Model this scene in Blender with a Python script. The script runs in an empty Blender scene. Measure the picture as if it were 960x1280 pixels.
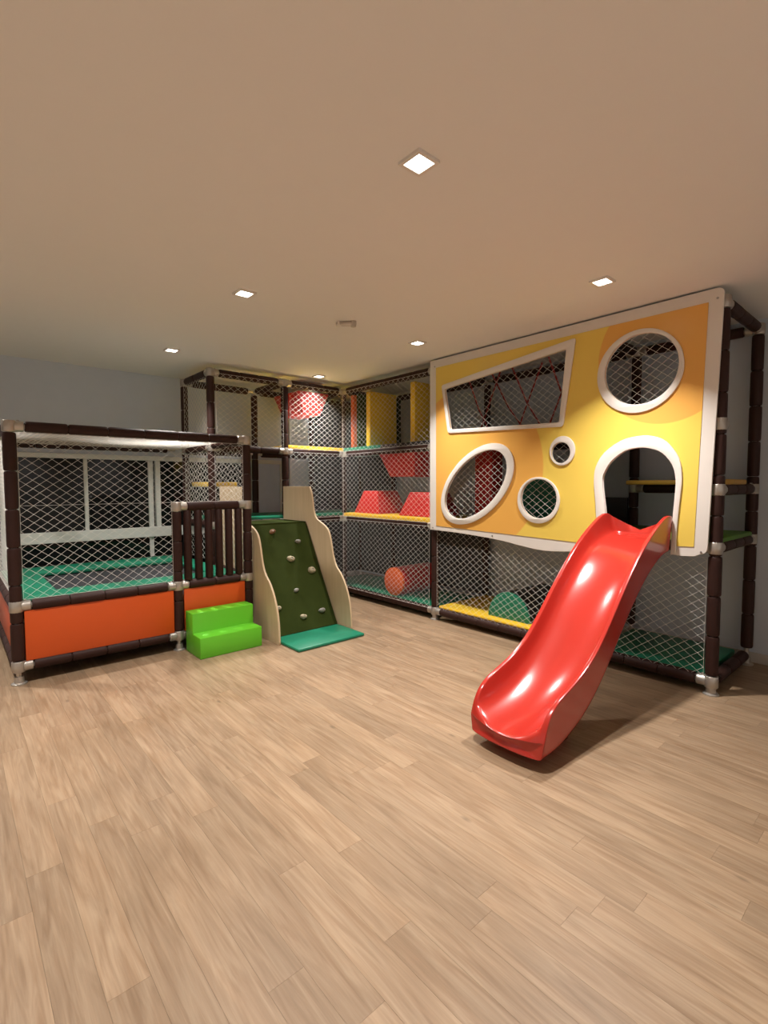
import bpy, bmesh, math, random
from mathutils import Vector, Matrix
random.seed(7)
S = bpy.context.scene
COL = S.collection

# ------------------------------------------------------------------ camera
CAM_Z = 1.5
cam = bpy.data.cameras.new('camera')
cam.sensor_fit = 'VERTICAL'; cam.sensor_height = 36.0
cam.lens = 623.9 / 1280 * 36.0
cam.clip_start = 0.03
camo = bpy.data.objects.new('camera', cam); COL.objects.link(camo)
_p, _y, _r = math.radians(3.132), math.radians(41.197), math.radians(-0.116)
_f = Vector((math.sin(_y)*math.cos(_p), math.cos(_y)*math.cos(_p), -math.sin(_p)))
_ri = Vector((math.cos(_y), -math.sin(_y), 0)); _up = _ri.cross(_f)
_R = _ri*math.cos(_r) + _up*math.sin(_r); _U = _up*math.cos(_r) - _ri*math.sin(_r)
camo.matrix_world = Matrix(((_R.x, _U.x, -_f.x, 0), (_R.y, _U.y, -_f.y, 0), (_R.z, _U.z, -_f.z, CAM_Z), (0, 0, 0, 1)))
S.camera = camo

# ------------------------------------------------------------------ world, exposure
w = bpy.data.worlds.new('night'); S.world = w; w.use_nodes = True
w.node_tree.nodes['Background'].inputs[0].default_value = (0.02, 0.025, 0.03, 1)
w.node_tree.nodes['Background'].inputs[1].default_value = 0.3
S.view_settings.view_transform = 'Standard'; S.view_settings.look = 'None'
S.view_settings.gamma = 1.0; S.view_settings.use_curve_mapping = False
S.view_settings.exposure = 0.2

LAMP_W = 20.5                       # watts of each ceiling lamp, unseen fill lamps too
LAMP_COL = (1.0, 0.955, 0.91)
CEIL = 2.845
LAMPS = [(1.533, 1.525), (1.62, 3.33), (1.735, 5.18), (3.405, 3.405), (3.316, 1.59), (3.52, 5.235),
         (-0.2, 3.35), (-0.2, 5.2), (-2.0, 3.35), (-0.2, -0.25), (-2.0, 1.55), (-2.0, -0.25), (3.3, -2.0), (1.5, -2.0), (-0.2, -2.0)]  # unseen lamps without fixtures, mostly added to lift the ambient light
XW, YW = 5.06, 6.53                 # right wall, back wall
XL, YF = -3.0, -2.6                 # left wall, wall behind the camera

# ------------------------------------------------------------------ materials
def nd(nt, t, **k):
    n = nt.nodes.new(t)
    for a, b in k.items(): setattr(n, a, b)
    return n
def mat(name, col, rough=0.5, metal=0.0, var=0.0, bump=0.0, bscale=60.0, coat=0.0, spec=0.5):
    m = bpy.data.materials.new(name); m.use_nodes = True
    nt = m.node_tree; b = nt.nodes['Principled BSDF']
    b.inputs['Base Color'].default_value = (*col, 1); b.inputs['Roughness'].default_value = rough
    b.inputs['Metallic'].default_value = metal; b.inputs['Coat Weight'].default_value = coat
    b.inputs['Specular IOR Level'].default_value = spec
    tc = nd(nt, 'ShaderNodeTexCoord')
    if var:
        no = nd(nt, 'ShaderNodeTexNoise'); no.inputs['Scale'].default_value = 9; no.inputs['Detail'].default_value = 4
        nt.links.new(tc.outputs['Object'], no.inputs['Vector'])
        mr = nd(nt, 'ShaderNodeMapRange'); mr.inputs[3].default_value = 1-var; mr.inputs[4].default_value = 1+var
        nt.links.new(no.outputs['Fac'], mr.inputs[0])
        mx = nd(nt, 'ShaderNodeVectorMath', operation='SCALE'); mx.inputs[0].default_value = col
        nt.links.new(mr.outputs[0], mx.inputs['Scale']); nt.links.new(mx.outputs[0], b.inputs['Base Color'])
    if bump:
        n2 = nd(nt, 'ShaderNodeTexNoise'); n2.inputs['Scale'].default_value = bscale; n2.inputs['Detail'].default_value = 3
        nt.links.new(tc.outputs['Object'], n2.inputs['Vector'])
        bp = nd(nt, 'ShaderNodeBump'); bp.inputs['Strength'].default_value = bump; bp.inputs['Distance'].default_value = 0.01
        nt.links.new(n2.outputs['Fac'], bp.inputs['Height']); nt.links.new(bp.outputs[0], b.inputs['Normal'])
    return m
M = {}
M['ceiling'] = mat('ceiling_paint', (0.80, 0.79, 0.77), 0.9, var=0.01)
M['wall'] = mat('grey_wall_paint', (0.54, 0.60, 0.68), 0.85, var=0.03)
M['wall_white'] = mat('white_wall_paint', (0.72, 0.72, 0.72), 0.9, var=0.02)
M['white_trim'] = mat('white_trim_paint', (0.66, 0.68, 0.64), 0.5, var=0.02)
M['base'] = mat('baseboard_paint', (0.45, 0.42, 0.38), 0.5, var=0.04)
M['glass'] = mat('dark_window_glass', (0.006, 0.008, 0.008), 0.04, spec=0.22)
M['blind'] = mat('blue_grey_pane', (0.58, 0.66, 0.80), 0.4, var=0.1)
M['foam'] = mat('brown_foam_sleeve', (0.032, 0.012, 0.009), 0.55, var=0.15, bump=0.1, bscale=90, spec=0.25)
M['pipe'] = mat('galvanised_pipe', (0.55, 0.52, 0.48), 0.4, 0.8, var=0.1)
M['clamp'] = mat('galvanised_clamp', (0.46, 0.43, 0.39), 0.35, 0.7, var=0.2, bump=0.3, bscale=40)
M['net'] = mat('white_net_cord', (0.84, 0.81, 0.75), 0.7)
M['orange'] = mat('orange_vinyl', (0.62, 0.085, 0.009), 0.42, var=0.03, bump=0.04, bscale=25)
M['green_pad'] = mat('green_vinyl', (0.006, 0.175, 0.095), 0.42, var=0.05, bump=0.05, bscale=20)
M['lime'] = mat('lime_vinyl', (0.115, 0.48, 0.020), 0.40, var=0.03, bump=0.03, bscale=20)
M['yellow_pad'] = mat('yellow_vinyl', (0.84, 0.54, 0.025), 0.42, var=0.04, bump=0.04, bscale=20)
M['red_pad'] = mat('red_vinyl', (0.58, 0.020, 0.018), 0.38, var=0.04, bump=0.04, bscale=20)
M['redorange'] = mat('red_orange_vinyl', (0.72, 0.12, 0.02), 0.42, var=0.04)
M['black_pad'] = mat('black_vinyl', (0.012, 0.011, 0.012), 0.45, var=0.05)
M['lime_shaded'] = mat('shaded_lime_vinyl', (0.075, 0.20, 0.015), 0.5, var=0.05)  # lime vinyl, darkened in its colour for the dim end bay
M['yellow_shaded'] = mat('shaded_yellow_vinyl', (0.42, 0.24, 0.03), 0.5, var=0.05)  # yellow vinyl with the shade on the shelf put into the colour
M['jump'] = mat('black_jump_mat', (0.022, 0.022, 0.026), 0.6, var=0.1, bump=0.2, bscale=300)
M['slide'] = mat('red_slide_plastic', (0.41, 0.026, 0.017), 0.20, var=0.02, bump=0.012, bscale=10, coat=0.15)
M['carpet'] = mat('dark_green_carpet', (0.030, 0.042, 0.008), 0.95, var=0.18, bump=0.5, bscale=400, spec=0.1)
M['white_board'] = mat('white_board', (0.74, 0.70, 0.65), 0.35, var=0.01)
M['hold_tan'] = mat('tan_hold', (0.42, 0.36, 0.24), 0.7, var=0.1, bump=0.4, bscale=60)
M['hold_grey'] = mat('grey_hold', (0.25, 0.24, 0.21), 0.7, var=0.1, bump=0.4, bscale=60)
M['hold_brown'] = mat('brown_hold', (0.20, 0.10, 0.05), 0.7, var=0.1, bump=0.4, bscale=60)
M['bolt'] = mat('steel_bolt', (0.4, 0.4, 0.4), 0.4, 0.9)
M['chrome'] = mat('brushed_metal', (0.55, 0.50, 0.44), 0.35, 0.7, var=0.1)
M['strap'] = mat('red_strap', (0.30, 0.015, 0.018), 0.6, var=0.05)

def emit(name, col, s):
    m = bpy.data.materials.new(name); m.use_nodes = True; nt = m.node_tree
    nt.nodes.remove(nt.nodes['Principled BSDF']); e = nd(nt, 'ShaderNodeEmission')
    e.inputs[0].default_value = (*col, 1); e.inputs[1].default_value = s
    nt.links.new(e.outputs[0], nt.nodes['Material Output'].inputs[0]); return m
M['lens'] = emit('lamp_lens', (1.0, 0.95, 0.86), 9.0)

def plank_mat():
    m = bpy.data.materials.new('oak_vinyl_plank'); m.use_nodes = True; nt = m.node_tree; L = nt.links
    b = nt.nodes['Principled BSDF']; tc = nd(nt, 'ShaderNodeTexCoord'); oi = nd(nt, 'ShaderNodeObjectInfo')
    mu = nd(nt, 'ShaderNodeVectorMath', operation='MULTIPLY'); mu.inputs[1].default_value = (37.0, 53.0, 0.0)
    cv = nd(nt, 'ShaderNodeCombineXYZ'); L.new(oi.outputs['Random'], cv.inputs[0]); L.new(oi.outputs['Random'], cv.inputs[1])
    L.new(cv.outputs[0], mu.inputs[0])
    ad = nd(nt, 'ShaderNodeVectorMath', operation='ADD'); L.new(tc.outputs['Object'], ad.inputs[0]); L.new(mu.outputs[0], ad.inputs[1])
    def stretched(sx, sy, scale, det, dist=0.0):
        mp = nd(nt, 'ShaderNodeMapping'); mp.inputs['Scale'].default_value = (sx, sy, 1)
        L.new(ad.outputs[0], mp.inputs['Vector'])
        n = nd(nt, 'ShaderNodeTexNoise'); n.inputs['Scale'].default_value = scale; n.inputs['Detail'].default_value = det
        n.inputs['Distortion'].default_value = dist
        L.new(mp.outputs[0], n.inputs['Vector']); return n
    g1 = stretched(16, 1.3, 2.0, 8, 1.2); g2 = stretched(75, 2.5, 2.0, 4, 0.3); g3 = stretched(5, 1.2, 1.2, 3, 1.0)
    cr = nd(nt, 'ShaderNodeValToRGB'); e = cr.color_ramp.elements
    e[0].position = 0.26; e[0].color = (0.225, 0.140, 0.078, 1)
    e[1].position = 0.72; e[1].color = (0.345, 0.245, 0.156, 1)
    e.new(0.5).color = (0.288, 0.194, 0.118, 1)
    L.new(g1.outputs['Fac'], cr.inputs[0])
    # fine streaks
    m2 = nd(nt, 'ShaderNodeMapRange'); m2.inputs[1].default_value = 0.3; m2.inputs[2].default_value = 0.7
    m2.inputs[3].default_value = 0.93; m2.inputs[4].default_value = 1.06; L.new(g2.outputs['Fac'], m2.inputs[0])
    # plank to plank tone
    m3 = nd(nt, 'ShaderNodeMapRange'); m3.inputs[3].default_value = 0.87; m3.inputs[4].default_value = 1.07
    wn = nd(nt, 'ShaderNodeTexWhiteNoise', noise_dimensions='1D'); L.new(oi.outputs['Random'], wn.inputs['W'])
    L.new(wn.outputs['Value'], m3.inputs[0])
    # knots
    vm = nd(nt, 'ShaderNodeMapping'); vm.inputs['Scale'].default_value = (6.5, 2.6, 1); L.new(ad.outputs[0], vm.inputs['Vector'])
    vo = nd(nt, 'ShaderNodeTexVoronoi'); vo.inputs['Scale'].default_value = 0.9; L.new(vm.outputs[0], vo.inputs['Vector'])
    m4 = nd(nt, 'ShaderNodeMapRange'); m4.inputs[1].default_value = 0.02; m4.inputs[2].default_value = 0.085
    m4.inputs[3].default_value = 0.62; m4.inputs[4].default_value = 1.0; L.new(vo.outputs['Distance'], m4.inputs[0])
    m5 = nd(nt, 'ShaderNodeMapRange'); m5.inputs[1].default_value = 0.3; m5.inputs[2].default_value = 0.7
    m5.inputs[3].default_value = 0.86; m5.inputs[4].default_value = 1.08; L.new(g3.outputs['Fac'], m5.inputs[0])
    p = None
    for x in (m2, m3, m4, m5):
        if p is None: p = x.outputs[0]
        else:
            mm = nd(nt, 'ShaderNodeMath', operation='MULTIPLY'); L.new(p, mm.inputs[0]); L.new(x.outputs[0], mm.inputs[1]); p = mm.outputs[0]
    sc = nd(nt, 'ShaderNodeVectorMath', operation='SCALE'); L.new(cr.outputs[0], sc.inputs[0]); L.new(p, sc.inputs['Scale'])
    L.new(sc.outputs[0], b.inputs['Base Color'])
    b.inputs['Roughness'].default_value = 0.42; b.inputs['Specular IOR Level'].default_value = 0.4
    bp = nd(nt, 'ShaderNodeBump'); bp.inputs['Strength'].default_value = 0.12; bp.inputs['Distance'].default_value = 0.002
    L.new(g2.outputs['Fac'], bp.inputs['Height']); L.new(bp.outputs[0], b.inputs['Normal'])
    return m
M['plank'] = plank_mat()
M['underlay'] = mat('floor_joint', (0.21, 0.135, 0.075), 0.8, var=0.05)

def wood_panel_mat():
    m = bpy.data.materials.new('pale_plywood'); m.use_nodes = True; nt = m.node_tree; L = nt.links
    b = nt.nodes['Principled BSDF']; tc = nd(nt, 'ShaderNodeTexCoord')
    mp = nd(nt, 'ShaderNodeMapping'); mp.inputs['Scale'].default_value = (6, 10, 0.8); L.new(tc.outputs['Object'], mp.inputs[0])
    n = nd(nt, 'ShaderNodeTexNoise'); n.inputs['Scale'].default_value = 2.5; n.inputs['Detail'].default_value = 5; L.new(mp.outputs[0], n.inputs[0])
    cr = nd(nt, 'ShaderNodeValToRGB'); e = cr.color_ramp.elements
    e[0].position = 0.3; e[0].color = (0.56, 0.42, 0.26, 1); e[1].position = 0.7; e[1].color = (0.62, 0.47, 0.30, 1)
    L.new(n.outputs['Fac'], cr.inputs[0]); L.new(cr.outputs[0], b.inputs['Base Color']); b.inputs['Roughness'].default_value = 0.5
    return m
M['plywood'] = wood_panel_mat()

def print_mat():
    """yellow printed face with two large orange discs (object space is world-aligned, origin set at 0,0,0)"""
    m = bpy.data.materials.new('yellow_orange_print'); m.use_nodes = True; nt = m.node_tree; L = nt.links
    b = nt.nodes['Principled BSDF']; tc = nd(nt, 'ShaderNodeTexCoord')
    def disc(cy, cz, ry, rz):
        sb = nd(nt, 'ShaderNodeVectorMath', operation='SUBTRACT'); sb.inputs[1].default_value = (0, cy, cz); L.new(tc.outputs['Object'], sb.inputs[0])
        ml = nd(nt, 'ShaderNodeVectorMath', operation='MULTIPLY'); ml.inputs[1].default_value = (0, 1/ry, 1/rz); L.new(sb.outputs[0], ml.inputs[0])
        ln = nd(nt, 'ShaderNodeVectorMath', operation='LENGTH'); L.new(ml.outputs[0], ln.inputs[0])
        mr = nd(nt, 'ShaderNodeMapRange'); mr.inputs[1].default_value = 0.985; mr.inputs[2].default_value = 1.0
        mr.inputs[3].default_value = 1; mr.inputs[4].default_value = 0; L.new(ln.outputs['Value'], mr.inputs[0]); return mr
    a = disc(3.25, 1.65, 0.85, 0.85); c = disc(1.43, 2.46, 0.50, 0.52)
    mx = nd(nt, 'ShaderNodeMath', operation='MAXIMUM'); L.new(a.outputs[0], mx.inputs[0]); L.new(c.outputs[0], mx.inputs[1])
    mix = nd(nt, 'ShaderNodeMix', data_type='RGBA'); mix.inputs['A'].default_value = (0.82, 0.60, 0.11, 1)
    mix.inputs['B'].default_value = (0.80, 0.42, 0.09, 1); L.new(mx.outputs[0], mix.inputs['Factor'])
    L.new(mix.outputs['Result'], b.inputs['Base Color']); b.inputs['Roughness'].default_value = 0.33
    return m
M['print'] = print_mat()

# ------------------------------------------------------------------ builders
ABS = {}
def V(*a): return Vector(a)
def place(o, parent, loc):
    ABS[o] = Vector(loc)
    if parent is not None:
        o.parent = parent; o.location = Vector(loc) - ABS[parent]
    else: o.location = Vector(loc)
    return o
def root(name, label, cat, loc, group=None):
    o = bpy.data.objects.new(name, None); COL.objects.link(o); o.empty_display_size = 0.05
    place(o, None, loc); o['label'] = label; o['category'] = cat
    if group: o['group'] = group
    return o
def tag(o, label, cat, group=None):
    o['label'] = label; o['category'] = cat
    if group: o['group'] = group
    return o
def struct(o): o['kind'] = 'structure'; return o
def meshobj(name, me, m, parent=None, center=True, smooth=False):
    me.name = name
    if smooth: me.polygons.foreach_set('use_smooth', [True]*len(me.polygons))
    c = Vector((0, 0, 0))
    if center and len(me.vertices):
        lo = Vector((min(v.co.x for v in me.vertices), min(v.co.y for v in me.vertices), min(v.co.z for v in me.vertices)))
        hi = Vector((max(v.co.x for v in me.vertices), max(v.co.y for v in me.vertices), max(v.co.z for v in me.vertices)))
        c = (lo+hi)/2; c.z = lo.z
        me.transform(Matrix.Translation(-c))
    if m is not None: me.materials.append(M[m])
    o = bpy.data.objects.new(name, me); COL.objects.link(o)
    return place(o, parent, c)
def bm2obj(name, bm, m, parent=None, center=True, smooth=False, bevel=0.0, seg=2, limit=math.radians(40)):
    bmesh.ops.recalc_face_normals(bm, faces=bm.faces)
    if bevel:
        ed = [e for e in bm.edges if len(e.link_faces) == 2 and e.calc_face_angle(0) > limit]
        bmesh.ops.bevel(bm, geom=ed, offset=bevel, segments=seg, profile=0.5, affect='EDGES', clamp_overlap=True)
    me = bpy.data.meshes.new(name); bm.to_mesh(me); bm.free()
    o = meshobj(name, me, m, parent, center)
    if smooth or bevel:
        me.polygons.foreach_set('use_smooth', [True]*len(me.polygons)); me.set_sharp_from_angle(angle=math.radians(38))
    return o
def hexa(bm, pts):
    """8 points: bottom ring 0-3, top ring 4-7"""
    v = [bm.verts.new(p) for p in pts]
    for f in ((0,1,2,3), (4,5,6,7), (0,1,5,4), (1,2,6,5), (2,3,7,6), (3,0,4,7)): bm.faces.new([v[i] for i in f])
    return v
def box(bm, x0, x1, y0, y1, z0, z1):
    return hexa(bm, [(x0,y0,z0),(x1,y0,z0),(x1,y1,z0),(x0,y1,z0),(x0,y0,z1),(x1,y0,z1),(x1,y1,z1),(x0,y1,z1)])
def boxobj(name, x0, x1, y0, y1, z0, z1, m, parent=None, bevel=0.0, seg=2):
    bm = bmesh.new(); box(bm, x0, x1, y0, y1, z0, z1); return bm2obj(name, bm, m, parent, bevel=bevel, seg=seg)
def tube(bm, pts, r, n=10, cap=True):
    pts = [Vector(p) for p in pts]; rings = []
    for i, p in enumerate(pts):
        d = (pts[min(i+1, len(pts)-1)] - pts[max(i-1, 0)]).normalized()
        a = d.orthogonal().normalized() if i == 0 else (rings_a - d*rings_a.dot(d)).normalized()
        rings_a = a; b = d.cross(a)
        rr = r[i] if isinstance(r, (list, tuple)) else r
        rings.append([bm.verts.new(p + (a*math.cos(2*math.pi*k/n) + b*math.sin(2*math.pi*k/n))*rr) for k in range(n)])
    for i in range(len(rings)-1):
        for k in range(n):
            bm.faces.new((rings[i][k], rings[i][(k+1) % n], rings[i+1][(k+1) % n], rings[i+1][k]))
    if cap: bm.faces.new(rings[0][::-1]); bm.faces.new(rings[-1])
def fill2d(loops, t, fn, bevel=0.0):
    """flat board from closed 2-D loops (first outer, others holes), thickness t, mapped to world by fn(a,b,c)"""
    cu = bpy.data.curves.new('outline', 'CURVE'); cu.dimensions = '2D'; cu.fill_mode = 'BOTH'
    cu.extrude = t/2 - bevel; cu.bevel_depth = bevel; cu.offset = -bevel; cu.bevel_resolution = 1
    for lp in loops:
        sp = cu.splines.new('POLY'); sp.points.add(len(lp)-1); sp.use_cyclic_u = True
        for q, (a, b) in zip(sp.points, lp): q.co = (a, b, 0, 1)
    ob = bpy.data.objects.new('outline', cu); COL.objects.link(ob)
    me = bpy.data.meshes.new_from_object(ob.evaluated_get(bpy.context.evaluated_depsgraph_get()))
    bpy.data.objects.remove(ob); bpy.data.curves.remove(cu)
    bm = bmesh.new(); bm.from_mesh(me); bpy.data.meshes.remove(me)
    bmesh.ops.remove_doubles(bm, verts=bm.verts, dist=1e-5)
    for v in bm.verts: v.co = Vector(fn(*v.co))
    return bm
def xplane(x): return lambda a, b, c: (x + c, a, b)
def yplane(y): return lambda a, b, c: (a, y + c, b)
def smoothloop(pts, n=6):
    """closed Catmull-Rom"""
    out = []; N = len(pts)
    for i in range(N):
        p0, p1, p2, p3 = (Vector(pts[(i+k-1) % N]) for k in range(4))
        for j in range(n):
            t = j/n
            out.append(tuple(0.5*((2*p1) + (p2-p0)*t + (2*p0-5*p1+4*p2-p3)*t*t + (3*p1-p0-3*p2+p3)*t**3)))
    return out
def smoothline(pts, n=6):
    out = []; N = len(pts)
    for i in range(N-1):
        p0, p1, p2, p3 = Vector(pts[max(i-1,0)]), Vector(pts[i]), Vector(pts[i+1]), Vector(pts[min(i+2,N-1)])
        for j in range(n):
            t = j/n
            out.append(tuple(0.5*((2*p1) + (p2-p0)*t + (2*p0-5*p1+4*p2-p3)*t*t + (3*p1-p0-3*p2+p3)*t**3)))
    return out + [tuple(pts[-1])]
def ellipse(cy, cz, ry, rz, rot=0.0, n=56):
    c, s = math.cos(rot), math.sin(rot)
    return [(cy + ry*math.cos(t)*c - rz*math.sin(t)*s, cz + ry*math.cos(t)*s + rz*math.sin(t)*c) for t in (2*math.pi*i/n for i in range(n))]
def rounded(pts, r, n=5):
    out = []; N = len(pts)
    for i in range(N):
        p, a, b = Vector(pts[i]), Vector(pts[i-1]), Vector(pts[(i+1) % N])
        da, db = (a-p).normalized(), (b-p).normalized(); k = min(r, (a-p).length*.45, (b-p).length*.45)
        s, e = p+da*k, p+db*k
        for j in range(n+1):
            t = j/n; out.append(tuple(s*(1-t)**2 + p*2*t*(1-t) + e*t*t))
    return out

# ------------------------------------------------------------------ the room
fl = struct(boxobj('floor', XL, XW, YF, YW, -0.12, -0.006, 'underlay'))
PW, PL = 0.122, 1.18
def in_view(x, y):
    d = Vector((x, y, -CAM_Z)); z = d.dot(_f)
    if z < 0.2: return False
    px, py = 480 + 623.9*d.dot(_R)/z, 640 - 623.9*d.dot(_U)/z
    return -50 < px < 1010 and py < 1340
boards = []; rp = random.Random(3); xi = XL
while xi < XW - 0.01:
    x1 = min(xi+PW, XW); yi = YF - rp.uniform(0, PL)
    while yi < YW:
        y0, y1 = max(yi, YF), min(yi+PL, YW)
        if y1 - y0 > 0.02:
            cx, cy = (xi+x1)/2, (y0+y1)/2
            vis = any(in_view(a, b) for a in (xi, x1) for b in (y0, cy, y1)) and not (x1 > 4.1 and y0 > 1.1) and not (y0 > 5.0)
            boards.append((0 if vis else 1, math.hypot(cx, cy), xi, x1, y0, y1))
        yi += PL
    xi += PW
boards.sort(); rest = bmesh.new(); G = 0.0006
bm = bmesh.new(); box(bm, -(PW-G)/2, (PW-G)/2, -(PL-G)/2, (PL-G)/2, -0.006, 0.0); bmesh.ops.recalc_face_normals(bm, faces=bm.faces)
plank_me = bpy.data.meshes.new('plank'); bm.to_mesh(plank_me); bm.free(); plank_me.materials.append(M['plank'])
for i, (hid, dist, xa, xb, y0, y1) in enumerate(boards):
    if i < 298 and not hid:
        o = bpy.data.objects.new('plank', plank_me); COL.objects.link(o)
        place(o, fl, ((xa+xb)/2, (y0+y1)/2, 0)); o.scale = ((xb-xa-G)/(PW-G), (y1-y0-G)/(PL-G), 1)
    else: box(rest, xa+G/2, xb-G/2, y0+G/2, y1-G/2, -0.006, 0.0)
ro = bm2obj('plank_remainder', rest, 'plank', fl, center=False); ro['kind'] = 'stuff'

struct(boxobj('ceiling', XL, XW, YF, YW, CEIL, CEIL+0.12, 'ceiling'))
WX0, WX1, WZ0, WZ1 = 0.52, 3.74, 0.30, 1.85
struct(bm2obj('wall_back', fill2d([[(XL, 0), (XW, 0), (XW, CEIL), (XL, CEIL)], [(WX0, WZ0), (WX1, WZ0), (WX1, WZ1), (WX0, WZ1)]], 0.14, yplane(YW+0.07)), 'wall'))
struct(boxobj('wall_right', XW, XW+0.14, YF, YW+0.14, 0, CEIL, 'wall'))
struct(boxobj('wall_left', XL-0.14, XL, YF, YW, 0, CEIL, 'wall_white'))
struct(boxobj('wall_front', XL, XW, YF-0.14, YF, 0, CEIL, 'wall_white'))
struct(boxobj('baseboard_right', XW-0.014, XW, YF, YW, 0, 0.085, 'base', bevel=0.003))
struct(boxobj('baseboard_back', 0.5, XW-0.014, YW-0.014, YW, 0, 0.085, 'base', bevel=0.003))
struct(boxobj('trim_1', -0.05, 0.475, YW-0.03, YW, 0, 1.86, 'white_trim', bevel=0.004))

win = boxobj('window_1', WX0, WX1, YW+0.10, YW+0.13, WZ0, WZ1, 'black_pad'); struct(win)
win['label'] = 'wide white framed window with dark night glass behind the trampoline'
def wf(x0, x1, z0, z1, name='window_frame', y0=None, m='white_trim'):
    return boxobj(name, x0, x1, (YW-0.02) if y0 is None else y0, YW+0.05, z0, z1, m, win, bevel=0.004, seg=1)
wf(WX0, WX1, 1.80, 1.855); wf(WX0, WX1, WZ0, WZ0+0.05)
wf(WX0, WX1, 0.865, 0.985, 'transom', YW-0.04)
wf(WX0, WX0+0.05, WZ0+.05, 1.80); wf(WX1-0.05, WX1, WZ0+.05, 1.80)
MU = [(1.178, 1.218), (1.868, 1.924), (1.952, 2.008), (2.62, 2.66), (3.235, 3.335)]
for a, b in MU: wf(a, b, 0.985, 1.80, 'mullion', YW-0.01)
for a, b in ((1.87, 1.915), (3.25, 3.32)): wf(a, b, WZ0+.05, 0.865, 'mullion', YW-0.01)
ed = [WX0+.05] + [q for p in MU for q in p] + [WX1-.05]
for k in range(0, len(ed), 2):
    if ed[k+1]-ed[k] > 0.1:
        boxobj('pane', ed[k], ed[k+1], YW+0.012, YW+0.02, 0.985, 1.80, 'blind' if ed[k] > 3.3 else 'glass', win)
for a, b in ((WX0+.05, 1.87), (1.915, 3.25), (3.32, WX1-.05)): boxobj('pane', a, b, YW+0.012, YW+0.02, WZ0+.05, 0.865, 'glass', win)

# ------------------------------------------------------------------ ceiling downlights and added fill lamps
where = ['square recessed downlight nearest the camera, highest in view', 'square recessed downlight left of centre above the open floor',
         'small square recessed downlight above the trampoline enclosure', 'square recessed downlight just left of the yellow panel',
         'square recessed downlight above the red slide', 'small square recessed downlight above the corner of the play frame']
for i, (x, y) in enumerate(LAMPS):
    la = bpy.data.lights.new('downlight_or_fill', 'AREA'); la.shape = 'SQUARE'; la.size = 0.075; la.energy = LAMP_W*{0: 1.2, 1: 0.8, 3: 0.95, 4: 1.3}.get(i, 1.0); la.color = LAMP_COL
    la.spread = math.radians(100)
    if i < 6:
        t = root('recessed_downlight', where[i], 'ceiling light', (x, y, CEIL-0.014), 'recessed ceiling downlights')
        bm = bmesh.new(); s, h = 0.062, 0.046
        for a in ((-s, s, -s, -h), (-s, s, h, s), (-s, -h, -h, h), (h, s, -h, h)): box(bm, x+a[0], x+a[1], y+a[2], y+a[3], CEIL-0.012, CEIL+0.0)
        bm2obj('frame', bm, 'white_board', t)
        bm = bmesh.new(); box(bm, x-h, x+h, y-h, y+h, CEIL-0.008, CEIL-0.002); bm2obj('lens', bm, 'lens', t)
    lo = bpy.data.objects.new('downlight_or_fill', la); COL.objects.link(lo); lo.location = (x, y, CEIL-0.018)
    if i < 6: place(lo, t, (x, y, CEIL-0.018))

# small metal fixture in mid ceiling
fx, fy = 2.53, 3.36
t = root('ceiling_sensor', 'small grey elongated metal fixture alone in the middle of the ceiling', 'ceiling fixture', (fx, fy, CEIL))
dv = Vector((0.72, -0.69, 0)); 
bm = bmesh.new(); tube(bm, [V(fx,fy,CEIL-.02)-dv*.085, V(fx,fy,CEIL-.02)-dv*.07, V(fx,fy,CEIL-.02)+dv*.07, V(fx,fy,CEIL-.02)+dv*.085], [.010,.020,.020,.010], 12); bm2obj('body', bm, 'chrome', t, smooth=True)
bm = bmesh.new(); tube(bm, [V(fx,fy,CEIL)+dv*.06, V(fx,fy,CEIL-.045)+dv*.06], [.026,.022], 14); bm2obj('end_cap', bm, 'chrome', t, smooth=True)
bm = bmesh.new(); tube(bm, [V(fx,fy,CEIL)-dv*.06, V(fx,fy,CEIL-.040)-dv*.06], [.018,.024], 14); bm2obj('lens', bm, 'white_board', t, smooth=True)

# ------------------------------------------------------------------ foam-sleeved tubes, clamps, nets
RT = 0.043
_sl = None
def sleeve_mesh():
    global _sl
    if _sl is None:
        prof = [(0.0, .70), (0.012, .90), (0.05, .985), (0.2, 1.0), (0.8, 1.0), (0.95, .985), (0.988, .90), (1.0, .70)]
        bm = bmesh.new(); n = 14; R = []
        for z, r in prof: R.append([bm.verts.new((r*math.cos(2*math.pi*k/n), r*math.sin(2*math.pi*k/n), z)) for k in range(n)])
        for i in range(len(R)-1):
            for k in range(n): bm.faces.new((R[i][k], R[i][(k+1) % n], R[i+1][(k+1) % n], R[i+1][k]))
        _sl = bpy.data.meshes.new('foam_sleeve'); bm.to_mesh(_sl); bm.free()
        _sl.polygons.foreach_set('use_smooth', [True]*len(_sl.polygons)); _sl.materials.append(M['foam'])
    return _sl
def foam_tube(name, a, b, parent, gap0=0.05, gap1=0.05, r=RT, seg=0.27, pipe=0.019):
    a, b = Vector(a), Vector(b); d = (b-a).normalized(); L = (b-a).length
    bm = bmesh.new(); tube(bm, [a, b], pipe, 8); core = bm2obj(name, bm, 'pipe', parent, smooth=True)
    n = max(1, round((L-gap0-gap1)/seg)); s = (L-gap0-gap1)/n; q = d.to_track_quat('Z', 'Y')
    for i in range(n):
        o = bpy.data.objects.new('foam_sleeve', sleeve_mesh()); COL.objects.link(o)
        place(o, core, a + d*(gap0 + i*s + 0.001)); o.rotation_mode = 'QUATERNION'; o.rotation_quaternion = q
        k = r*random.uniform(0.96, 1.03); o.scale = (k, k, s-0.002)
    return core
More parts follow.
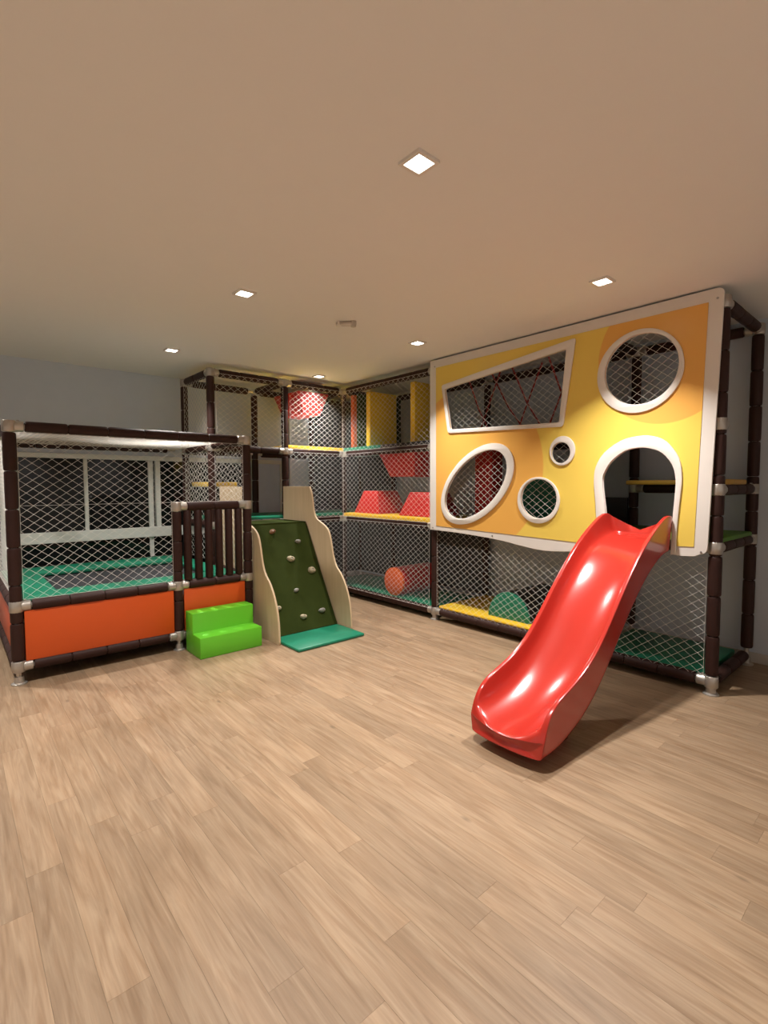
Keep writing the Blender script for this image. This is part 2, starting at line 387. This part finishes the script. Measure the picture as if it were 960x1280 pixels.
def connector(p, parent, dirs=(), foot=False, r=0.0455):
    p = Vector(p); bm = bmesh.new(); h = 0.042
    tube(bm, [p-V(0,0,h), p-V(0,0,h-.006), p+V(0,0,h-.006), p+V(0,0,h)], [r*.9, r, r, r*.9], 14)
    for d in dirs:
        d = Vector(d); tube(bm, [p+d*.03, p+d*.085, p+d*.09], [r*.88, r*.88, r*.78], 12)
        tube(bm, [p+d*.055+V(0,0,r*.8), p+d*.055+V(0,0,r*1.06)], 0.009, 6)
    return bm2obj('clamp', bm, 'clamp', parent, smooth=True)
def foot(x, y, parent):
    bm = bmesh.new(); tube(bm, [(x,y,0), (x,y,.008), (x,y,.016), (x,y,.06)], [.052, .052, .034, .030], 14)
    return bm2obj('foot', bm, 'clamp', parent, smooth=True)
def net(name, o, u, v, W, H, parent, a=0.085, b=0.064, r=0.0012, sag=0.012, seed=0):
    """diamond net on the rectangle o + s*u + t*v; straight cords with a little slack"""
    o, u, v = Vector(o), Vector(u), Vector(v); nrm = u.cross(v); rr = random.Random(seed); ph = [rr.uniform(0, 6.28) for _ in range(4)]
    def P(s, t):
        e = math.sin(math.pi*s/W)*math.sin(math.pi*t/H)
        return o + u*(s + .006*e*math.sin(9*t+ph[0])) + v*(t + .006*e*math.sin(8*s+ph[1])) + nrm*sag*e*(math.sin(3.1*s+ph[2]) + math.sin(2.7*t+ph[3]))
    bm = bmesh.new()
    def cord(p0, p1):
        L = math.hypot(p1[0]-p0[0], p1[1]-p0[1])
        if L < 0.01: return
        n = max(1, int(L/0.22)); pr = None
        d2 = (u*(p1[0]-p0[0]) + v*(p1[1]-p0[1])).normalized(); s2 = nrm.cross(d2)
        for i in range(n+1):
            t = i/n; c = P(p0[0]+(p1[0]-p0[0])*t, p0[1]+(p1[1]-p0[1])*t)
            ring = [bm.verts.new(c + q*r) for q in (nrm, s2, -nrm, -s2)]
            if pr:
                for k in range(4): bm.faces.new((pr[k], pr[(k+1) % 4], ring[(k+1) % 4], ring[k]))
            pr = ring
    for sg in (1, -1):
        lo, hi = (0, W/a+H/b) if sg == 1 else (-H/b, W/a)
        for k in range(math.ceil(lo), math.floor(hi)+1):
            # s/a + sg*t/b = k
            pts = []
            for s in (0, W):
                t = sg*(k - s/a)*b
                if -1e-9 <= t <= H+1e-9: pts.append((s, t))
            for t in (0, H):
                s = (k - sg*t/b)*a
                if 1e-9 < s < W-1e-9: pts.append((s, t))
            if len(pts) >= 2: cord(min(pts), max(pts))
    for p0, p1 in (((0,0),(W,0)), ((W,0),(W,H)), ((W,H),(0,H)), ((0,H),(0,0))): cord(p0, p1)
    x = bm2obj(name, bm, 'net', parent, smooth=False); x['kind'] = 'stuff'
    x.data.polygons.foreach_set('use_smooth', [True]*len(x.data.polygons))
    return x

# ------------------------------------------------------------------ the L-shaped play frame
X1, X2, X3, XB = 2.228, 3.153, 4.052, 4.966
Y0, Y1, Y2, Y3, YB = 1.09, 2.03, 3.767, 5.448, 6.25
ZT, Z2, ZS, Z1, ZB = 2.742, 1.915, 1.46, 1.05, 0.095
ps = root('play_structure', 'tall dark brown foam padded play frame with white nets along two walls', 'play structure', (X3, Y2, 0))
for (x, y) in ((X3,Y0),(X3,Y1),(X3,Y2),(X3,Y3),(XB,Y0),(XB,Y1),(XB,Y2),(XB,Y3),(XB,YB),(X3,YB),(X2,Y3),(X2,YB),(X1,Y3),(X1,YB)):
    foot(x, y, ps)
    zs = [0.05, ZB, Z1, Z2, ZT]
    foam_tube('post', (x,y,0.02), (x,y,ZT), ps, 0.12, 0.045, RT if (x, y) != (X3, Y3) else 0.034)
def rails(z, pairs, r=RT):
    for a, b in pairs: foam_tube('rail', (*a, z), (*b, z), ps, 0.095, 0.095, r)
FR = [((X3,Y0),(X3,Y1)), ((X3,Y1),(X3,Y2)), ((X3,Y2),(X3,Y3))]
BK = [((XB,Y0),(XB,Y1)), ((XB,Y1),(XB,Y2)), ((XB,Y2),(XB,Y3)), ((XB,Y3),(XB,YB))]
LF = [((X1,Y3),(X2,Y3)), ((X2,Y3),(X3,Y3))]
LB = [((X1,YB),(X2,YB)), ((X2,YB),(X3,YB)), ((X3,YB),(XB,YB))]
CR = [((X1,Y3),(X1,YB)), ((X2,Y3),(X2,YB)), ((X3,Y3),(X3,YB)), ((X3,Y3),(XB,Y3)), ((X3,Y2),(XB,Y2)), ((X3,Y1),(XB,Y1)), ((X3,Y0),(XB,Y0))]
rails(ZT, FR+BK+LF+LB+CR)
rails(Z2, FR[1:]+LF+[CR[0]]+BK[1:2]+BK[2:3]+LB[:2])
rails(Z1, FR+LF+[CR[0], CR[6], BK[0], BK[1], BK[2]])
rails(ZB, FR+LF[1:]+[CR[6], CR[0]])
rails(ZS, [CR[6], BK[0]])
dx, dy = V(1,0,0), V(0,1,0)
for z in (ZT, Z2, Z1):
    for p, ds in (((X3,Y0),(dy,dx)), ((X3,Y2),(dy,-dy)), ((X3,Y3),(-dy,-dx)), ((X2,Y3),(dx,-dx,dy)), ((X1,Y3),(dx,dy)), ((XB,Y0),(-dx,dy)), ((X1,YB),(-dy,dx))):
        if not (p == (XB, Y0) and z == Z2): connector((*p, z), ps, ds)
for p, ds in (((X3,Y0),(dy,)), ((X3,Y2),(dy,-dy)), ((X3,Y3),(-dy,-dx))): connector((*p, ZB), ps, ds)
connector((X3, Y0, ZS), ps, (dx,)); connector((XB, Y0, ZS), ps, (-dx,)); connector((XB, Y1, ZT), ps, (dy, -dy)); connector((XB, Y1, ZS), ps, (-dy,))

# padded decks
def deck(x0, x1, y0, y1, z, m, t=0.055): return boxobj('deck', x0, x1, y0, y1, z-t, z, m, ps, bevel=0.012)
g = 0.05
deck(X2+.02, X3-.01, Y3-.03, YB-g, Z2+.075, 'yellow_pad');
deck(X1+g, X3-.01, Y3-.01, YB-g, Z1+.075, 'green_pad')
deck(X3-.03, XB-g, Y2+.9, Y3-.02, Z2+.075, 'green_pad'); deck(X3-.03, XB-g, Y2+.02, Y2+.9, Z2+.075, 'black_pad')
deck(X3-.01, XB-g, Y1+.02, Y2-.02, Z2+.065, 'black_pad')
deck(X3-.03, XB-g, Y2+.02, Y3-.02, Z1+.075, 'yellow_pad'); deck(X3-.01, XB-g, Y1+.02, Y2-.02, Z1+.06, 'black_pad')
deck(X3-.02, XB-g, Y0-.02, Y1-.02, Z1+.065, 'lime_shaded')
deck(4.66, XB-g, Y0+.05, Y1-.05, ZS+.075, 'yellow_shaded', .04); deck(X3+.05, 4.66, Y0-.03, Y0+.10, ZS+.075, 'yellow_shaded', .04)
deck(X1+.048, 2.55, Y3+.05, YB-g, ZS+.075, 'yellow_pad')
deck(X3+.03, XB-g, Y3+.03, YB-g, Z2+.075, 'green_pad'); deck(X3+.03, XB-g, Y3+.03, YB-g, Z1+.075, 'green_pad')
# low black board behind the middle deck, then dark sheets for shade
boxobj('back_board_or_shade', XB-.02, XB, Y1+.05, Y2-.05, Z1+.06, Z1+.32, 'black_pad', ps)
boxobj('back_board_or_shade', XB-.02, XB, Y2+.05, Y3-.05, 0.14, Z1-.05, 'black_pad', ps)  # from here on, dark sheets in place of the corner bay's shade
boxobj('back_board_or_shade', XB-.02, XB, Y3+.05, YB-.05, 0.14, ZT-.05, 'black_pad', ps)
boxobj('back_board_or_shade', X2+.05, X3-.05, YB-.02, YB, 0.14, Z1-.05, 'black_pad', ps)
boxobj('back_board_or_shade', X3+.05, XB-.05, YB-.02, YB, 0.14, ZT-.05, 'black_pad', ps)

nx = X3-0.046
net('net', (nx, Y2+.045, ZB+.03), dy, V(0,0,1), Y3-Y2-.08, Z1-ZB-.04, ps, seed=1)
net('net', (nx, Y2+.045, Z1+.03), dy, V(0,0,1), Y3-Y2-.08, Z2-Z1-.04, ps, seed=2)
net('net', (nx, Y2+.045, Z2+.03), dy, V(0,0,1), Y3-Y2-.08, ZT-Z2-.04, ps, seed=3)
net('net', (X3-.02, Y1+.045, ZB+.03), dy, V(0,0,1), Y2-Y1-.09, Z1-ZB-.04, ps, seed=4, r=0.0011)
net('net', (X3-.02, Y0+.045, ZB+.03), dy, V(0,0,1), Y1-Y0-.09, Z1-ZB-.10, ps, seed=5, r=0.0009)
net('net', (X3-.015, Y1+.045, Z1+.08), dy, V(0,0,1), Y2-Y1-.09, Z2-Z1-.10, ps, seed=6)
net('net', (X3-.015, Y1+.045, Z2+.03), dy, V(0,0,1), Y2-Y1-.09, ZT-Z2-.04, ps, seed=7)
net('net', (X3-.015, Y0+.045, Z2+.03), dy, V(0,0,1), Y1-Y0-.09, ZT-Z2-.04, ps, seed=8)
ny = Y3-0.046
for z0, z1, sd in ((ZB, Z1, 9), (Z1, Z2, 10), (Z2, ZT, 11)):
    net('net', (X2+.045, ny, z0+.03), dx, V(0,0,1), X3-X2-.09, z1-z0-.04, ps, seed=sd)
net('net', (X1+.045, ny, Z2+.03), dx, V(0,0,1), X2-X1-.09, ZT-Z2-.04, ps, seed=12)
net('net', (X1-.02, Y3+.045, Z2+.03), dy, V(0,0,1), YB-Y3-.09, ZT-Z2-.04, ps, seed=13)
net('net', (X1-.02, Y3+.045, 0.66), dy, V(0,0,1), YB-Y3-.09, Z2-.70, ps, seed=14)

# ------------------------------------------------------------------ floor mats under the frame
def mat_thing(name, label, x0, x1, y0, y1, z1, m, cat='mat', group='floor mats inside the play frame', z0=0.0):
    return tag(boxobj(name, x0, x1, y0, y1, z0, z1, m, None, bevel=0.015), label, cat, group)
mat_thing('floor_mat', 'green vinyl floor mat under the orange foam roll in the corner bay', X3+.05, XB-.08, Y2+.05, Y3+.55, 0.115, 'green_pad', z0=0.055)
mat_thing('floor_mat', 'yellow vinyl floor mat under the half round green block', X3-.01, XB-.08, Y1+.06, Y2-.06, 0.165, 'yellow_pad', z0=0.135)
mat_thing('floor_mat', 'dark green floor mat at the end bay right of the slide', X3+.05, XB-.08, Y0+.06, Y1-.06, 0.13, 'green_pad', z0=0.055)

# ------------------------------------------------------------------ trampoline enclosure
T0, T1, TY, TB, ZM, ZR, ZG, ZL = 0.36, 1.546, 4.603, 6.42, 0.591, 1.937, 1.307, 0.135
te = root('trampoline_enclosure', 'low brown foam framed trampoline box with orange skirt and white net', 'trampoline', ((T0+X1)/2, (TY+TB)/2, 0))
def tpost(x, y, z1):
    foot(x, y, te); foam_tube('post', (x,y,0.02), (x,y,z1), te, 0.16, 0.045)
tpost(T0, TY, ZR); tpost(T1, TY, ZG); tpost(X1, TY, ZR); tpost(T0, TB, ZR)
def trail(a, b, n='rail', g0=.095, g1=.095): foam_tube(n, a, b, te, g0, g1)
trail((T0,TY,ZR), (X1,TY,ZR)); trail((T0,TB,ZR), (X1-.07,TB,ZR)); trail((T0,TY,ZR), (T0,TB,ZR)); trail((X1,TY,ZR), (X1,Y3-.06,ZR), g1=.005)
for z in (ZM, ZL):
    trail((T0,TY,z), (T1,TY,z)); trail((T1,TY,z), (X1,TY,z)); trail((T0,TY,z), (T0,TB,z)); trail((T0,TB,z), (X1-.07,TB,z)); trail((X1,TY,z), (X1,Y3-.06,z), g1=.005)
for p, zs, ds in (((T0,TY), (ZR,ZM,ZL), (dx,dy)), ((T1,TY), (ZM,ZL), (dx,-dx)), ((X1,TY), (ZR,ZM,ZL), (-dx,dy)), ((T1,TY), (ZG,), (dx,)), ((X1,TY), (ZG,), (-dx,))):
    for z in zs: connector((*p, z), te, ds)
def skirt(x0, x1, y0, y1): return boxobj('skirt_panel', x0, x1, y0, y1, ZL+.035, ZM-.035, 'orange', te, bevel=0.006)
skirt(T0+.045, T1-.045, TY-.022, TY-.002); skirt(T1+.045, X1-.045, TY-.022, TY-.002); skirt(T0-.012, T0+.008, TY+.045, TB-.045)
# gate
gt = foam_tube('gate_rail', (T1,TY,ZG), (X1,TY,ZG), te, .095, .095)
nb = 6
for i in range(nb):
    x = T1+.045 + (X1-T1-.09)*(i+.5)/nb
    bm = bmesh.new(); tube(bm, [(x,TY,ZM+.04), (x,TY,ZM+.05), (x,TY,ZG-.045), (x,TY,ZG-.035)], [.030,.036,.036,.030], 12)
    bm2obj('gate_bar', bm, 'foam', te, smooth=True)
# bed
zp = ZM+.045; pw, pb = 0.30, 0.50
ix0, ix1, iy0, iy1 = T0+pw, X1-pw, TY+pw, TB-pb
ox0, ox1, oy0, oy1 = T0+.02, X1-.07, TY+.045, TB-.045
def pad(q):
    bm = bmesh.new(); hexa(bm, [(x, y, zp-.04) for x, y in q] + [(x, y, zp) for x, y in q]); bm2obj('edge_pad', bm, 'green_pad', te, bevel=0.012)
pad([(ox0,oy0),(ox1,oy0),(ix1,iy0),(ix0,iy0)]); pad([(ox1,oy0),(ox1,oy1),(ix1,iy1),(ix1,iy0)])
pad([(ox1,oy1),(ox0,oy1),(ix0,iy1),(ix1,iy1)]); pad([(ox0,oy1),(ox0,oy0),(ix0,iy0),(ix0,iy1)])
boxobj('jump_mat', ix0-.03, ix1+.03, iy0-.03, iy1+.03, zp-.052, zp-.045, 'jump', te)
net('net', (T0+.045, TY-.02, ZM+.05), dx, V(0,0,1), T1-T0-.09, ZG-ZM-.01, te, r=0.00095, seed=21)
net('net', (T0+.045, TY-.02, ZG+.04), dx, V(0,0,1), X1-T0-.09, ZR-ZG-.08, te, r=0.00095, seed=22)
net('net', (T0-.01, TY+.045, ZM+.05), dy, V(0,0,1), TB-TY-.09, ZR-ZM-.09, te, r=0.00095, seed=23)
net('net', (X1+.01, TY+.045, ZM+.05), dy, V(0,0,1), Y3-TY-.105, ZR-ZM-.09, te, r=0.00095, seed=24)
net('net', (T0+.045, TY+.045, ZR), dx, dy, X1-T0-.13, TB-TY-.09, te, r=0.00095, seed=26, sag=0.01)

# ------------------------------------------------------------------ lime green soft steps
sx0, sx1, sy0, sym, sy1 = 1.585, 2.165, 4.205, 4.375, 4.545
bm = bmesh.new()
prof = [(sy0,0),(sy1,0),(sy1,.365),(sym,.365),(sym,.185),(sy0,.185)]
va = [bm.verts.new((sx0,y,z)) for y, z in prof]; vb = [bm.verts.new((sx1,y,z)) for y, z in prof]
bm.faces.new(va); bm.faces.new(vb[::-1])
for i in range(6): bm.faces.new((va[i], va[(i+1) % 6], vb[(i+1) % 6], vb[i]))
tag(bm2obj('soft_steps', bm, 'lime', None, bevel=0.008), 'lime green two step foam block before the trampoline gate', 'foam steps')

# ------------------------------------------------------------------ climbing ramp
cr_ = root('climbing_ramp', 'dark green carpeted climbing ramp with wavy pale wooden side panels', 'climbing wall', (2.69, 4.7, 0))
def side(x0, x1, off):
    wave = smoothline([(4.80,1.482),(4.757,1.39),(4.722,1.22),(4.67,1.13),(4.57,1.085),(4.485,1.045),(4.425,.985),(4.385,.87),(4.355,.75),(4.30,.64),(4.21,.56),(4.135,.455),(4.08,.33),(4.05,.18),(4.04,0.0)], 4)
    lp = [(5.385,0.0),(5.385,1.482)] + wave
    k = [(min(5.385, a+off*(1 if a < 5.3 else 0)), b) for a, b in lp]
    return bm2obj('side_panel', fill2d([k], x1-x0, xplane((x0+x1)/2), bevel=0.003), 'plywood', cr_)
side(2.283, 2.303, 0.06); side(3.082, 3.102, 0.0)
A, B = V(0, 4.26, 0.03), V(0, 4.868, 1.085)          # slope line
bm = bmesh.new(); n_ = V(0, -(B-A).z, (B-A).y).normalized()
q = [A, B, B-n_*.02, A-n_*.02]
va = [bm.verts.new((2.31, p.y, p.z)) for p in q]; vb = [bm.verts.new((3.068, p.y, p.z)) for p in q]
bm.faces.new(va); bm.faces.new(vb[::-1])
for i in range(4): bm.faces.new((va[i], va[(i+1) % 4], vb[(i+1) % 4], vb[i]))
bm2obj('slope', bm, 'carpet', cr_)
boxobj('top_platform', 2.31, 3.068, 4.862, 5.385, 1.062, 1.085, 'carpet', cr_)
def ray(px, py, P, N):
    d = _f + _R*((px-480)/623.9) - _U*((py-640)/623.9); o = V(0,0,CAM_Z)
    return o + d*((P-o).dot(N)/d.dot(N))
holds = [(340,665,'hold_brown',1.0),(322,683,'hold_grey',.9),(372,677,'hold_grey',.9),(363,699,'hold_tan',1.2),(389,713,'hold_tan',1.3),
         (330,720,'hold_brown',1.0),(370,738,'hold_grey',.8),(347,761,'hold_tan',1.0),(402,763,'hold_grey',1.0),(379,771,'hold_tan',1.0)]
up_ = (B-A).normalized()
for i, (px, py, m, s) in enumerate(holds):
    c = ray(px, py, A, n_); c.x = min(max(c.x, 2.37), 3.0); rr = random.Random(i)
    bm = bmesh.new(); R = []; n = 12
    for h, k in ((0, 1.0), (.012, 1.05), (.024, .9), (.034, .6), (.036, .3), (.026, .18)):
        R.append([bm.verts.new(c + n_*h*s + (V(1,0,0)*math.cos(t)*1.15 + up_*math.sin(t)*.85)*(.030*s*k*(1+.12*math.sin(2*t+i)+.06*math.cos(3*t+2*i)))) for t in (2*math.pi*j/n for j in range(n))])
    for a in range(len(R)-1):
        for k in range(n): bm.faces.new((R[a][k], R[a][(k+1) % n], R[a+1][(k+1) % n], R[a+1][k]))
    bm.faces.new(R[-1]); bm.faces.new(R[0][::-1])
    h = bm2obj('climbing_hold', bm, m, cr_, smooth=True)
    bm = bmesh.new(); tube(bm, [c+n_*.022*s, c+n_*.031*s], .006, 6); bm2obj('bolt', bm, 'bolt', h)
mat_thing('landing_mat', 'flat green landing mat on the wooden floor below the climbing ramp', 2.31, 3.07, 3.80, 4.255, 0.032, 'green_pad', group=None)
# ------------------------------------------------------------------ yellow facade panel
ap = root('facade_panel', 'big yellow and orange play panel with white rimmed cut out windows', 'play panel', (3.99, 2.44, 0.91))
px0 = 3.992
arch_in = [(1.352,0.985),(1.348,1.20),(1.336,1.40),(1.332,1.53),(1.358,1.64),(1.43,1.73),(1.52,1.768),(1.60,1.775),(1.70,1.755),(1.80,1.68),(1.85,1.60),(1.868,1.53),(1.855,1.40),(1.838,1.27),(1.832,1.10),(1.83,.955)]
arch_out = [(1.318,0.995),(1.312,1.20),(1.298,1.40),(1.29,1.55),(1.315,1.69),(1.40,1.81),(1.50,1.858),(1.60,1.865),(1.73,1.838),(1.86,1.75),(1.925,1.64),(1.938,1.53),(1.925,1.38),(1.912,1.22),(1.905,1.05),(1.90,.965)]
ai, ao = smoothline(arch_in, 3), smoothline(arch_out, 3)
bottom = smoothline([(1.83,.955),(2.05,.935),(2.30,.912),(2.45,.912),(2.62,.93),(2.85,.962),(3.1,.982),(3.4,.998),(3.785,1.006)], 3)
TOPZ = 2.830
outer = ([(3.79,TOPZ)] + rounded([(2.4,TOPZ),(1.07,TOPZ),(1.122,1.005),(2.4,.9)], .05)[6:18] + [(1.20,.985),(1.29,.978)] + ai + bottom[1:])
quad_o = rounded([(3.61,2.545),(2.116,2.715),(2.217,1.99),(3.517,2.035)], .03, 3)
quad_i = rounded([(3.565,2.50),(2.20,2.637),(2.255,2.03),(3.484,2.072)], .02, 3)
bc_o = ellipse(1.613, 2.353, .315, .312); bc_i = ellipse(1.600, 2.367, .268, .263)
rot = math.radians(-38)
el_o = ellipse(3.155, 1.492, .52, .315, rot); el_i = ellipse(3.168, 1.490, .45, .255, rot)
sm_o = ellipse(2.223, 1.786, .118, .126); sm_i = ellipse(2.237, 1.770, .089, .089)
md_o = ellipse(2.448, 1.358, .212, .208); md_i = ellipse(2.446, 1.371, .180, .175)
bm2obj('backing_board', fill2d([outer, quad_i, bc_i, el_i, sm_i, md_i], 0.016, xplane(px0), bevel=0.003), 'white_board', ap)
def off(lp, c, k): return [(c[0]+(a-c[0])*k, c[1]+(b-c[1])*k) for a, b in lp]
face = ([(3.70,2.745)] + [(1.162,2.745),(1.205,1.055),(1.305,1.05)] + ao[1:-1] + [(1.903,1.0),(2.05,1.01),(2.40,1.02),(2.85,1.032),(3.69,1.055)])
bm2obj('printed_face', fill2d([face, quad_i, bc_i, el_i, sm_i, md_i], 0.003, xplane(px0-0.0105)), 'print', ap, center=False)
for lo_, li in ((quad_o, quad_i), (bc_o, bc_i), (el_o, el_i), (sm_o, sm_i), (md_o, md_i)):
    bm2obj('window_rim', fill2d([lo_, li], 0.016, xplane(px0-0.0205), bevel=0.005), 'white_board', ap, smooth=True)
bm2obj('arch_rim', fill2d([ai + ao[::-1]], 0.016, xplane(px0-0.0205), bevel=0.005), 'white_board', ap, smooth=True)
for y, z in ((3.72,2.76),(2.95,1.0),(1.16,1.02),(3.74,1.03),(1.11,2.76)):
    bm = bmesh.new(); tube(bm, [(px0-.0075,y,z),(px0-.011,y,z)], .008, 8); bm2obj('screw', bm, 'bolt', ap)

# ------------------------------------------------------------------ slide
sl = root('slide', 'glossy red plastic wave slide coming out of the arched opening', 'slide', (2.45, 1.57, 0))
ST = [(3.985,1.110,1.240),(3.93,1.112,1.275),(3.85,1.100,1.275),(3.75,1.068,1.240),(3.60,0.995,1.165),(3.45,0.895,1.072),(3.30,0.770,0.955),(3.15,0.630,0.820),
      (3.00,0.485,0.675),(2.86,0.362,0.545),(2.72,0.275,0.455),(2.58,0.218,0.400),(2.46,0.185,0.368),(2.37,0.165,0.335),(2.31,0.155,0.285),(2.275,0.150,0.215),(2.262,0.146,0.165)]
yn, yf = 1.335, 1.815; yc = (yn+yf)/2
bm = bmesh.new(); R = []; NS = len(ST)
for i, (x, bz, rz) in enumerate(ST):
    h = rz-bz; hw = (yf-yn)/2
    bot = max(bz-0.105, 0.070)
    RR = (1.6, 1.5, 1.2, 0.7, 0.45)[i] if i < 5 else 0.34; arc = lambda y: bz + RR - math.sqrt(RR*RR - y*y)
    half = [(hw-.018, bot), (hw-.016, bot+.004), (hw-.003, rz-.020), (hw, rz-.008), (hw-.002, rz-.002), (hw-.006, rz), (hw-.020, rz), (hw-.026, rz-.002), (hw-.030, rz-min(.010, h*.2)),
            (hw-.038, max(bz+h*.55, min(arc(.19)+.02, rz-.004))), (.185, min(arc(.19), rz-.006)), (.150, min(arc(.150), rz-.008)), (.105, min(arc(.105), rz-.010)), (.06, arc(.06)), (.02, arc(.02))]
    ring = [(yc-a, z) for a, z in half] + [(yc+a, z) for a, z in half[::-1]] + [(yc+hw*.5, bot), (yc-hw*.5, bot)]
    bul = (0.0, 0.02, 0.04, 0.05, 0.05)[max(0, i-(NS-5))]
    R.append([bm.verts.new((x - bul*(1-((y-yc)/hw)**2), y, z)) for y, z in ring])
# rolled front edge, then the front face
last = R[-1]; R.append([bm.verts.new(v.co + V(-.006, 0, -.004 if v.co.z > .11 else .003)) for v in last])
for i in range(len(R)-1):
    for k in range(len(R[0])): bm.faces.new((R[i][k], R[i][(k+1) % len(R[0])], R[i+1][(k+1) % len(R[0])], R[i+1][k]))
bm.faces.new(R[0]); bm.faces.new(R[-1][::-1])
so = bm2obj('slide_bed', bm, 'slide', sl)
md = so.modifiers.new('smooth', 'SUBSURF'); md.levels = 2; md.render_levels = 2
so.data.polygons.foreach_set('use_smooth', [True]*len(so.data.polygons))
bm = bmesh.new(); hexa(bm, [(2.36,1.44,0),(2.70,1.44,0),(2.70,1.71,0),(2.36,1.71,0),(2.35,1.43,.075),(2.72,1.43,.14),(2.72,1.72,.14),(2.35,1.72,.075)])
bm2obj('foot_block', bm, 'slide', sl, bevel=0.012)

# ------------------------------------------------------------------ foam obstacles in the frame
def slab(name, label, x0, x1, y0, y1, z0, z1, m, cat='foam slab', group=None, bevel=0.012):
    return tag(boxobj(name, x0, x1, y0, y1, z0, z1, m, None, bevel=bevel), label, cat, group)
zu = Z2+.078
G1 = 'upright squeeze slabs on the upper corner deck'
slab('foam_slab', 'orange red upright foam slab beside the corner post', 4.13, 4.88, 5.335, 5.395, zu, 2.70, 'redorange', group=G1)
slab('foam_slab', 'dark green upright foam slab second from the corner post', 4.13, 4.88, 5.20, 5.27, zu, 2.70, 'carpet', group=G1)
slab('foam_slab', 'yellow upright foam slab between the green slab and the middle post', 4.13, 4.60, 4.99, 5.07, zu, 2.70, 'yellow_pad', group=G1)
slab('foam_slab', 'yellow upright foam slab half hidden by the yellow panel edge', 4.13, 4.60, 4.17, 4.25, zu, 2.70, 'yellow_pad', group=G1)
def frustum(name, label, bx, by, z0, tx, ty, z1, m, group, cat='foam block'):
    bm = bmesh.new()
    hexa(bm, [(bx[0],by[0],z0),(bx[1],by[0],z0),(bx[1],by[1],z0),(bx[0],by[1],z0),(tx[0],ty[0],z1),(tx[1],ty[0],z1),(tx[1],ty[1],z1),(tx[0],ty[1],z1)])
    return tag(bm2obj(name, bm, m, None, bevel=0.012), label, cat, group)
zd = Z1+.078; GR = 'red tapered foam blocks'
frustum('foam_block', 'red tapered foam block standing on yellow deck nearest the corner', (4.12,4.62), (4.80,5.32), zd, (4.19,4.55), (4.92,5.20), 1.42, 'red_pad', GR)
frustum('foam_block', 'red tapered foam block standing beside the yellow panel edge', (4.12,4.62), (3.88,4.44), zd, (4.19,4.55), (4.0,4.32), 1.41, 'red_pad', GR)
frustum('foam_block', 'red tapered foam block hanging under the upper corner deck', (4.25,4.80), (4.30,4.74), 1.60, (4.14,4.85), (4.18,4.86), Z2+.018, 'red_pad', GR)
frustum('foam_block', 'red tapered foam block hanging from the top rail of left bay', (3.50,3.76), (5.57,6.10), 2.41, (3.40,3.86), (5.51,6.17), ZT-.045, 'red_pad', GR)
# foam rolls
def roll(name, label, c, r, x0, x1, mend, mbody, half=False, cat='foam roll'):
    t = root(name, label, cat, (x0, c[0], c[1] - (0 if half else r)))
    n = 36; pr = []
    if half:
        k = 20; pr = [(c[0]+r*1.02*math.cos(math.pi*i/k), c[1]+r*1.15*math.sin(math.pi*i/k)) for i in range(k+1)]
    else: pr = [(c[0]+r*math.cos(2*math.pi*i/n), c[1]+r*math.sin(2*math.pi*i/n)) for i in range(n)]
    def prism(a, b, m, nm, bev):
        bm = bmesh.new(); va = [bm.verts.new((a,y,z)) for y, z in pr]; vb = [bm.verts.new((b,y,z)) for y, z in pr]
        bm.faces.new(va); bm.faces.new(vb[::-1])
        for i in range(len(pr)): bm.faces.new((va[i], va[(i+1) % len(pr)], vb[(i+1) % len(pr)], vb[i]))
        return bm2obj(nm, bm, m, t, bevel=bev, limit=math.radians(60))
    prism(x0, x0+.03, mend, 'end_face', 0.006); prism(x0+.03, x1, mbody, 'body', 0)
    return t
roll('foam_roll', 'red foam roll with bright orange round end on the green mat', (4.575, 0.115+.176), .176, 4.16, 4.80, 'redorange', 'red_pad')
roll('half_round_block', 'half round green foam block with body blackened for shade on the yellow mat', (2.86, 0.165), .235, 4.13, 4.80, 'green_pad', 'black_pad', half=True, cat='foam block')  # black body carries the shade on its green vinyl
slab('hanging_pad', 'red upright foam pad seen through the oval opening', 4.42, 4.62, 3.29, 3.52, Z1+.063, Z2+.006, 'red_pad', 'foam pad')
slab('foam_slab', 'green foam slab seen through the middle round opening', 4.55, 4.66, 2.55, 3.05, Z1+.063, 1.66, 'green_pad', 'foam slab')
# red elastic straps in the upper bay
we = root('elastic_web', 'criss cross dark red elastic straps behind the four sided opening', 'rope web', (4.55, 2.9, Z2+.065))
zz = [(3.62,3.30),(3.20,3.55),(3.10,2.72),(2.78,3.12),(2.62,2.30),(2.35,2.70),(2.25,2.08),(3.40,2.95)]
for i, (a, b) in enumerate(zz):
    x = 4.40+.05*(i % 4)
    bm = bmesh.new(); tube(bm, [(x,a,ZT-.02), (x+.03,(a+b)/2+.02,(ZT+Z2)/2), (x+.05,b,Z2+.082)], .009, 6); bm2obj('strap', bm, 'strap', we, smooth=True)
